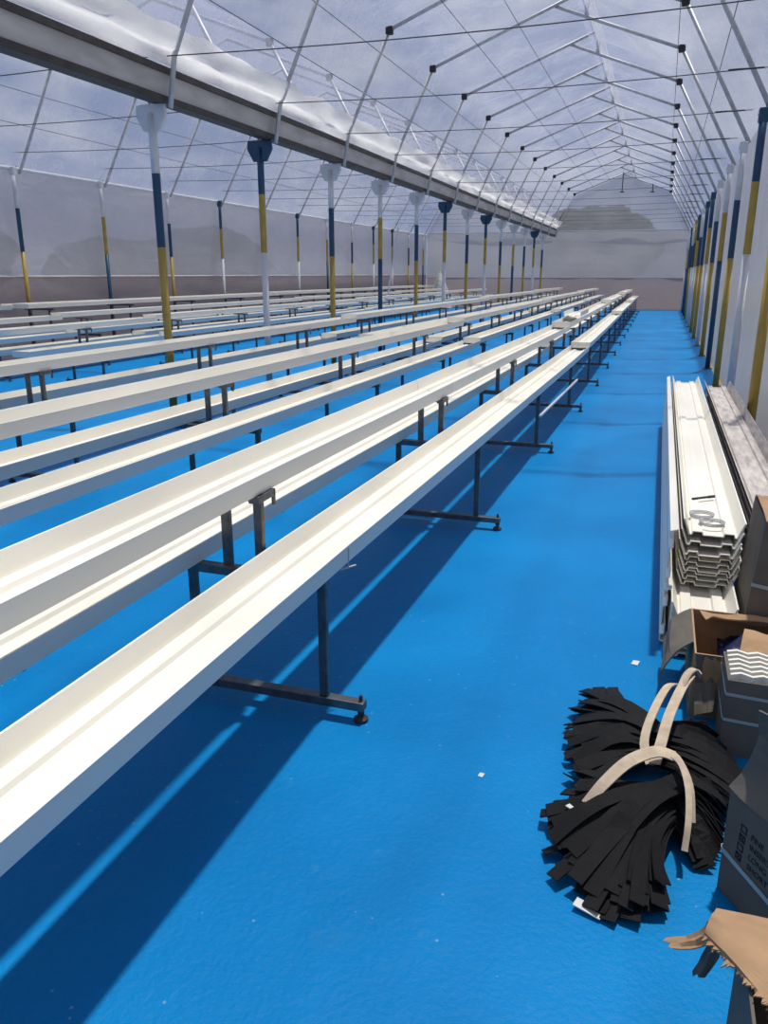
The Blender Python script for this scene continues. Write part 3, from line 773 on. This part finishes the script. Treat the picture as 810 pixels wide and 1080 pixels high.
# ------------------------------------------------------------------ outside
m = MB(); m.box(-90, 70, -40, 140, -.5, -.13); struct(m.build('ground', M['soil']))
def tree(x, y, h, w, label, seed):
    t = empty('tree', label, 'tree', (x, y, -.13))
    m = MB(); m.tube([(0, 0, 0), (.1, 0, h*.3), (0, .1, h*.6)], [w*.06, w*.045, w*.03], 8); m.build('trunk', M['bark'], t)
    bm = bmesh.new(); bmesh.ops.create_icosphere(bm, subdivisions=5, radius=1)
    for v in bm.verts:
        d = v.co.normalized(); k = 1+.16*noise.noise(d*2.2+Vector((seed, 0, 0)))+.06*noise.noise(d*6+Vector((seed, 3, 0)))+.07*noise.noise(d*22)
        v.co = Vector((d.x*w*.5*k, d.y*w*.5*k, h*.58+d.z*h*.42*k))
    me = bpy.data.meshes.new('crown'); bm.to_mesh(me); bm.free(); me.materials.append(M['leaf'])
    o2 = bpy.data.objects.new('crown', me); COL.objects.link(o2); o2.parent = t
tree(-5.0, 62, 6.2, 9.0, 'broad dark rounded tree seen dimly through the far end film', 1.)
for k, (x, y, h, w, s) in enumerate(((-26, 17, 3.6, 6, 'leftmost'), (-30, 27, 4.3, 8, 'second from the left'), (-27, 36, 3.4, 6, 'third from the left'), (-28, 47, 4.4, 8, 'fourth from the left'))):
    tree(x, y, h, w, 'hazy dark tree beyond the left film wall, ' + s, 5.+k)
t = empty('house', 'low house with a dull red roof seen dimly through the far end film', 'house', (-4.6, 50, -.13))
m = MB(); m.box(-1.6, 1.6, -1.5, 1.5, 0, 2.2); m.build('wall', M['render'], t)
m = MB(); m.prism([(-1.9, -1.8, 2.2), (1.9, -1.8, 2.2), (0, -1.8, 3.0)], (0, 3.6, 0)); m.build('roof', M['redroof'], t)

# ------------------------------------------------------------------ light
W = bpy.data.worlds.new('sky'); S.world = W; W.use_nodes = True; nt = W.node_tree; nt.nodes.clear()
out = nt.nodes.new('ShaderNodeOutputWorld'); bg = nt.nodes.new('ShaderNodeBackground')
tc = nt.nodes.new('ShaderNodeTexCoord'); mp = nt.nodes.new('ShaderNodeMapping'); mp.inputs['Scale'].default_value = (1, 1, 2.2)
nz = nd(nt, 'ShaderNodeTexNoise', Scale=4.2, Detail=8., Roughness=.62)
nt.links.new(tc.outputs['Generated'], mp.inputs['Vector']); nt.links.new(mp.outputs[0], nz.inputs['Vector'])
rp = nt.nodes.new('ShaderNodeValToRGB'); rp.color_ramp.elements[0].position = .42; rp.color_ramp.elements[1].position = .68
rp.color_ramp.elements[0].color = (.23, .31, .52, 1); rp.color_ramp.elements[1].color = (.70, .74, .84, 1)
nt.links.new(nz.outputs['Fac'], rp.inputs['Fac']); nt.links.new(rp.outputs['Color'], bg.inputs['Color'])
bg.inputs['Strength'].default_value = .76
nt.links.new(bg.outputs[0], out.inputs[0])
sun = bpy.data.lights.new('sun', 'SUN'); sun.energy = 5.6; sun.angle = math.radians(2.0); sun.color = (1., .95, .86)
so = bpy.data.objects.new('sun', sun); COL.objects.link(so)
d = Vector((.075, .25, 1)); so.rotation_euler = d.to_track_quat('Z', 'Y').to_euler()

# ------------------------------------------------------------------ camera
cam = bpy.data.cameras.new('camera'); co = bpy.data.objects.new('camera', cam); COL.objects.link(co)
cam.sensor_fit = 'VERTICAL'; cam.sensor_height = 36; cam.lens = 28; cam.clip_end = 500; cam.clip_start = .05
f, vx, vy = 840., 701., 289.
p = math.atan2(540-vy, f)
Y = Vector((vx-405, 540-vy, f)).normalized()
Z = Vector((0, math.cos(p), -math.sin(p))); X = Y.cross(Z)
if X.x < 0: X = -X
right = Vector((X.x, Y.x, Z.x)); up = Vector((X.y, Y.y, Z.y)); fwd = Vector((X.z, Y.z, Z.z))
Rm = Matrix((right, up, -fwd)).transposed().to_4x4()
co.matrix_world = Matrix.Translation((0, 0, 1.5)) @ Rm
S.camera = co
S.view_settings.view_transform = 'Standard'; S.view_settings.look = 'None'; S.view_settings.gamma = 1; S.view_settings.exposure = 0
S.view_settings.use_curve_mapping = False
S.cycles.transparent_max_bounces = 24
